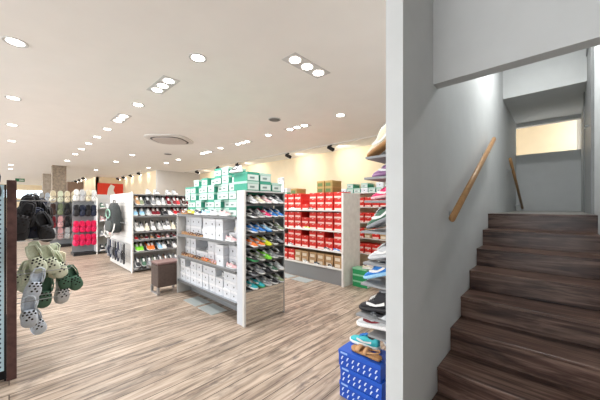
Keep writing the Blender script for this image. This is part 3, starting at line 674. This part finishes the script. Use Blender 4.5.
# bench --------------------------------------------------------------------
t = thing('fitting_stool', 'dark brown upholstered fitting stool on steel legs by the middle gondola', 'stool', (-4.99, 1.88, 0))
MB().box(-.165, .165, -.19, .19, .12, .49).build('body', mat('stool_brown', (88, 74, 68), .7, noise=.15, scale=30), t, bevel=.015)
MB().box(-.17, .17, -.195, .195, .491, .535).build('seat', mat('stool_seat', (122, 96, 92), .6, noise=.1), t, bevel=.015)
for sx in (-1, 1):
    for sy in (-1, 1): MB().box(sx*.145-.018, sx*.145+.018, sy*.18-.018, sy*.18+.018, 0, .119).build('leg', steel_m, t)
MB().box(-.126, .126, -.19, -.17, .0, .03).build('foot_rail', steel_m, t)

# ================================================================ hanging racks further back
def rack(label, X, Y0, Y1, rows_, grp, top=1.8, nper=5, sc_=1.4):
    yc = (Y0+Y1)/2; w2 = (Y1-Y0)/2
    t = thing('hanging_rack', label, 'rack', (X, yc, 0))
    MB().box(-.35, -.33, -w2, w2, .081, top).build('back_panel', shelf_m, t)
    MB().box(-.6, .02, w2+.001, w2+.03, 0, top+.02).build('side_panel', white_m, t)
    MB().box(-.6, 0, -w2, w2, 0, .08).build('base', black_m, t)
    for z, kind, cols in rows_:
        for i in range(nper):
            h_ = MB(); hook(h_, -.33, -w2+.06+(2*w2-.12)*i/(nper-1), z+.02, .26, (1, 0, 0)); h_.build('hook', steel_m, t)
    for r, (z, kind, cols) in enumerate(rows_):
        for i in range(nper):
            for k in range(2):
                u = cols[(i+k) % len(cols)]
                y = Y0+.06+(Y1-Y0-.12)*i/(nper-1)
                hang(kind, u, u if kind != 'sneaker' else 'white', f'{["inner", "outer"][k]} {cn(u)} {kind.replace("_", "-")} on {grp}, {ORD[i]} hook, {ORD[r]} row down', 'shoe', X-.2+k*.14, y, z, .1, sc_, f'shoes hung on the {grp}')
rack('white rack with bright pink clogs left of the backpack panel', -10.35, 1.3, 1.84, [(1.95, 'clog', ['cream', 'white', 'lightgrey']), (1.5, 'clog', ['navy', 'black']), (1.02, 'clog', ['magenta']), (.62, 'clog', ['magenta'])], 'pink clog rack', 1.7, 4, 1.28)
rack('rack of cream and grey clogs in front of the nearer stone column', -13.0, 1.0, 1.7, [(2.0, 'clog', ['cream', 'cream', 'sage']), (1.55, 'clog', ['black', 'darkbrown', 'olive']), (1.1, 'clog', ['black', 'burgundy', 'palepink']), (.68, 'clog', ['palepink', 'lightgrey'])], 'cream clog rack', 1.8, 4, 1.55)
rack('rack of brown and pink shoes in front of the farther column', -16.6, .72, 1.42, [(2.05, 'clog', ['lightgrey', 'paleblue']), (1.55, 'clog', ['grey', 'palepink', 'brown']), (1.05, 'clog', ['palepink', 'burgundy', 'brown'])], 'brown and pink clog rack', 1.8, 4, 1.6)
# dark footwear on the shelf between pink rack and backpack panel
t = thing('display_gondola', 'dark mixed shoe shelves just left of the backpack panel', 'display unit', (-10.1, 2.5, 0))
MB().box(-.62, -.6, -.6, 1.2, 0, 1.85).build('back_panel', panel_m, t)
for z in (.1, .55, 1.0, 1.4): MB().box(-.599, -.2, -.6, 1.2, z-.02, z).build('shelf', shelf_m, t)
for r, z in enumerate((.1, .55, 1.0, 1.4)):
    for i in range(4):
        u = ['black', 'burgundy', 'darkgreen', 'grey', 'lightgrey', 'olive', 'palepink'][(r*3+i*2) % 7]
        shoe('boot', sk(u, 'white'), f'{cn(u)} shoe left of the backpack panel, {ORD[r]} shelf up, {ORD[i]} from the left', 'shoe', (-10.6, 2.0+i*.14, z+.001), -PI/2, 'shoes left of the backpack panel', scale=1.3, name='boot')

# ================================================================ clog rack, left foreground
t = thing('peg_rack', 'blue pegboard rack with a dark wooden post at the left edge', 'rack', (-3.42, -.05, 0))
MB().box(-.03, .03, .035, .095, 0, 1.70).build('post', post_m, t, bevel=.003)
pb = MB().box(.0, .012, -.85, .02, .09, 1.66); pb.build('pegboard', peg_m, t)
ph = MB()
for i in range(12):
    for k in range(38):
        ph.box(.0121, .0135, -.012-i*.07, .008-i*.07-.004, .12+k*.04, .135+k*.04)
ph.build('peg_slots', mat('slot_dark', (52, 84, 98), .7), t)
MB().box(-.018, .012, .021, .034, 0, 1.66).build('edge_strip', black_m, t)
MB().box(-1.7, -.031, .035, .05, .25, 1.62).build('spine_panel', shelfw_m, t)
MB().box(-1.7, -.031, -.4, .05, 0, .1).build('base', black_m, t)
HOOKS = [(x, z) for x in (-.14, -.32, -.52, -.76) for z in (1.53, 1.16, .86, .6)]
for x, z in HOOKS:
    hk = MB(); hook(hk, x, .05, z, .42 if z < 1.5 else .3, (0, 1, 0)); hk.build('hook', steel_m, t)

# individual hanging clogs: (pixel ray x, depth) already resolved into metres
def at(px, py, d):
    F = Vector((-.6870, .7266)); R_ = Vector((.7266, .6870)); s = d*(px-300)/275
    p = F*d + R_*s
    return p.x, p.y, EYE-(py-206)/275*d
clogs = [  # px,py of the heel (top), depth, colour
    (22, 197, 2.62, 'black'), (33, 196, 2.8, 'black'), (28, 206, 2.66, 'navy'), (40, 203, 2.86, 'black'), (20, 211, 2.6, 'black'), (34, 209, 2.74, 'navy'), (44, 208, 2.92, 'black'), (17, 203, 2.56, 'black'),
    (25, 203, 2.95, 'grey'), (37, 206, 3.05, 'black'), (29, 198, 3.1, 'black'), (23, 210, 2.8, 'black'), (43, 200, 3.05, 'navy'), (18, 195, 2.75, 'black'), (38, 213, 2.7, 'black'),
    (20, 246, 2.62, 'sage'), (33, 242, 2.85, 'sage'), (43, 246, 2.78, 'sage'), (53, 244, 2.98, 'sage'), (62, 252, 3.1, 'cream'), (26, 262, 2.7, 'sage'),
    (38, 268, 2.7, 'paleblue'), (47, 278, 2.86, 'darkgreen'), (26, 296, 2.62, 'paleblue'), (30, 308, 2.85, 'paleblue'), (56, 264, 2.95, 'darkgreen'), (66, 266, 3.02, 'darkgreen'), (17, 262, 2.8, 'sage'), (50, 252, 2.86, 'sage'), (22, 280, 2.7, 'paleblue'), (48, 258, 3.05, 'olive'), (60, 276, 3.0, 'lightgrey'), (40, 292, 2.95, 'lightgrey')]
rr = random.Random(3)
cnt = {}
for i, (px, py, d, u) in enumerate(clogs):
    x, y, z = at(px, py, d); y = max(y, .13)
    cnt[u] = cnt.get(u, 0)+1
    tier = 'upper dark bunch' if py < 225 else 'pale middle bunch' if py < 262 else 'lower hanging bunch'
    k = hang('clog', u, u, f'{ORD[cnt[u]-1]} {cn(u)} clog from top left, {tier} by the wooden post', 'clog', x, y, z, math.radians(rr.uniform(-15, 22)), 1.15, 'clogs hung on the pegboard rack')
    k.rotation_euler.rotate_axis('Z', rr.uniform(-.45, .35))
hang('clog', 'black', 'black', 'black clog hung high on the front of the blue pegboard', 'clog', -3.33, -.09, 1.77, 0, .9)
hang('clog', 'black', 'black', 'black clog hung midway down the front of the blue pegboard', 'clog', -3.33, -.15, 1.2, 0, .9)

# ================================================================ shelf by the partition
t = thing('shoe_rack', 'narrow grey shoe shelves on the shop side of the white partition', 'shelving', (-.75, 1.8, 0))
MB().box(-.02, .015, .0, 1.2, .45, 1.86).build('back_panel', panel_m, t)
PZ = [(1.84, .29), (1.69, .30), (1.52, .30), (1.295, .33), (1.066, .31), (.91, .33), (.67, .37), (.545, .27)]
for z, d in PZ: MB().box(-d, -.021, .0, 1.2, z-.016, z).build('shelf', shelf_m, t)
MB().tube([(-.26, .06, .67), (-.26, .06, .8), (-.1, .06, .8), (-.1, .06, .67)], .004).build('wire_stand', steel_m, t)
ps = [(0, 'boot', 'cream', 'gum', 0, 1), (0, 'sneaker', 'lightgrey', 'white', .12, 1), (0, 'boot', 'white', 'gum', .26, 1), (2, 'sneaker', 'pink', 'palepink', .0, 1), (2, 'sneaker', 'red', 'pink', .13, 1), (3, 'sneaker', 'lightgrey', 'white', .12, 1), (3, 'sneaker', 'darkgreen', 'grey', 0, 1),
      (4, 'sneaker', 'lightgrey', 'lightgrey', 0, 1), (4, 'sneaker', 'navy', 'white', .13, 1), (5, 'sneaker', 'blue', 'lightblue', 0, 1), (5, 'sneaker', 'lightblue', 'white', .13, 1), (6, 'boot', 'black', 'black', 0.0, 1), (6, 'sneaker', 'black', 'black', .13, 1), (1, 'sneaker', 'purple', 'purple', .02, .9)]
PN = ['top', 'second', 'third', 'fourth', 'fifth', 'sixth', 'seventh']
for i, (r, k, u, s_, dy, sc) in enumerate(ps):
    z, d = PZ[r]
    hmax = 1 if r in (0, 3, 5, 6, 4) else .9
    tiltup = math.radians(0)
    shoe(k, sk(u, s_), f'{cn(u)} shoe on the {PN[r]} shelf by the partition, {"front" if dy < .1 else "behind the front one"}', 'shoe', (-.80-(.03 if r > 4 else 0), 1.865+dy, z+.002), math.radians(82), 'shoes on the partition shelves', scale={0: 1.05, 1: .85, 2: .85, 3: 1.05, 4: .95, 5: 1.0, 6: 1.12}[r], name='sneaker', tilt={0: 28, 1: 6, 2: 8, 3: 25, 4: 14, 5: 20, 6: 10}[r])
# low display: grey/white shoe, teal shoe, tan sandal
shoe('sneaker', sk('lightgrey', 'white', 'grey', 'burgundy'), 'light grey sneaker on the lowest shelf above the blue boxes', 'shoe', (-.86, 1.85, .547), math.radians(80), scale=1.08, tilt=10)
# blue boxes stack
def bluebox(label, loc, rz=0):
    t = thing('shoe_box', label, 'shoe box', loc, rz, 'blue shoe boxes on the floor')
    w_, d, h = .35, .22, .122
    bm_ = mat('box_blue', (22, 74, 176), .45); lm = mat('boxlid_blue', (30, 86, 190), .45)
    ca = MB().box(.003, w_-.003, .003, d-.003, 0, h-.033).build('carton', bm_, t)
    MB().box(0, w_, 0, d, h-.032, h-.002).build('lid', lm, t)
    q = mat('print_white_blue', (206, 218, 240), .5)
    for i in range(7):
        x = .022+i*.047
        for zz in (.01, .05):
            p = MB()
            p.add([(x, .0022, zz), (x+.009, .0022, zz), (x+.014, .0022, zz+.014), (x+.024, .0022, zz+.028), (x+.013, .0022, zz+.028), (x+.005, .0022, zz+.016)], [(0, 1, 2, 3, 4, 5)])
            p.build('printed_stripe', q, ca)
    p = MB().box(.02, .08, -.0008, 0, h-.026, h-.012); p.build('lid_print', mat('box_print_pale', (150, 180, 230), .5), t)
for l in range(3):
    bluebox(f'blue shoe box with white stripes, {["bottom", "middle", "top"][l]} one of the floor stack by the partition', (-1.255+.01*(l == 1), 1.775-.006*l, .001+l*.123), math.radians(1.5*(l-1)))
shoe('sneaker', sk('teal', 'white', 'blue', 'white'), 'teal running shoe with white sole above the blue boxes', 'shoe', (-1.0, 1.94, .372), math.radians(88), scale=.92)
shoe('sandal', sk('tan', 'gum'), 'tan sandal resting on top of the blue boxes at the front', 'shoe', (-.93, 1.82, .372), math.radians(84), scale=.95)
shoe('sneaker', sk('blue', 'white'), 'blue sneaker behind the tan sandal near the partition', 'shoe', (-.8, 2.06, .372), math.radians(86), scale=.8)
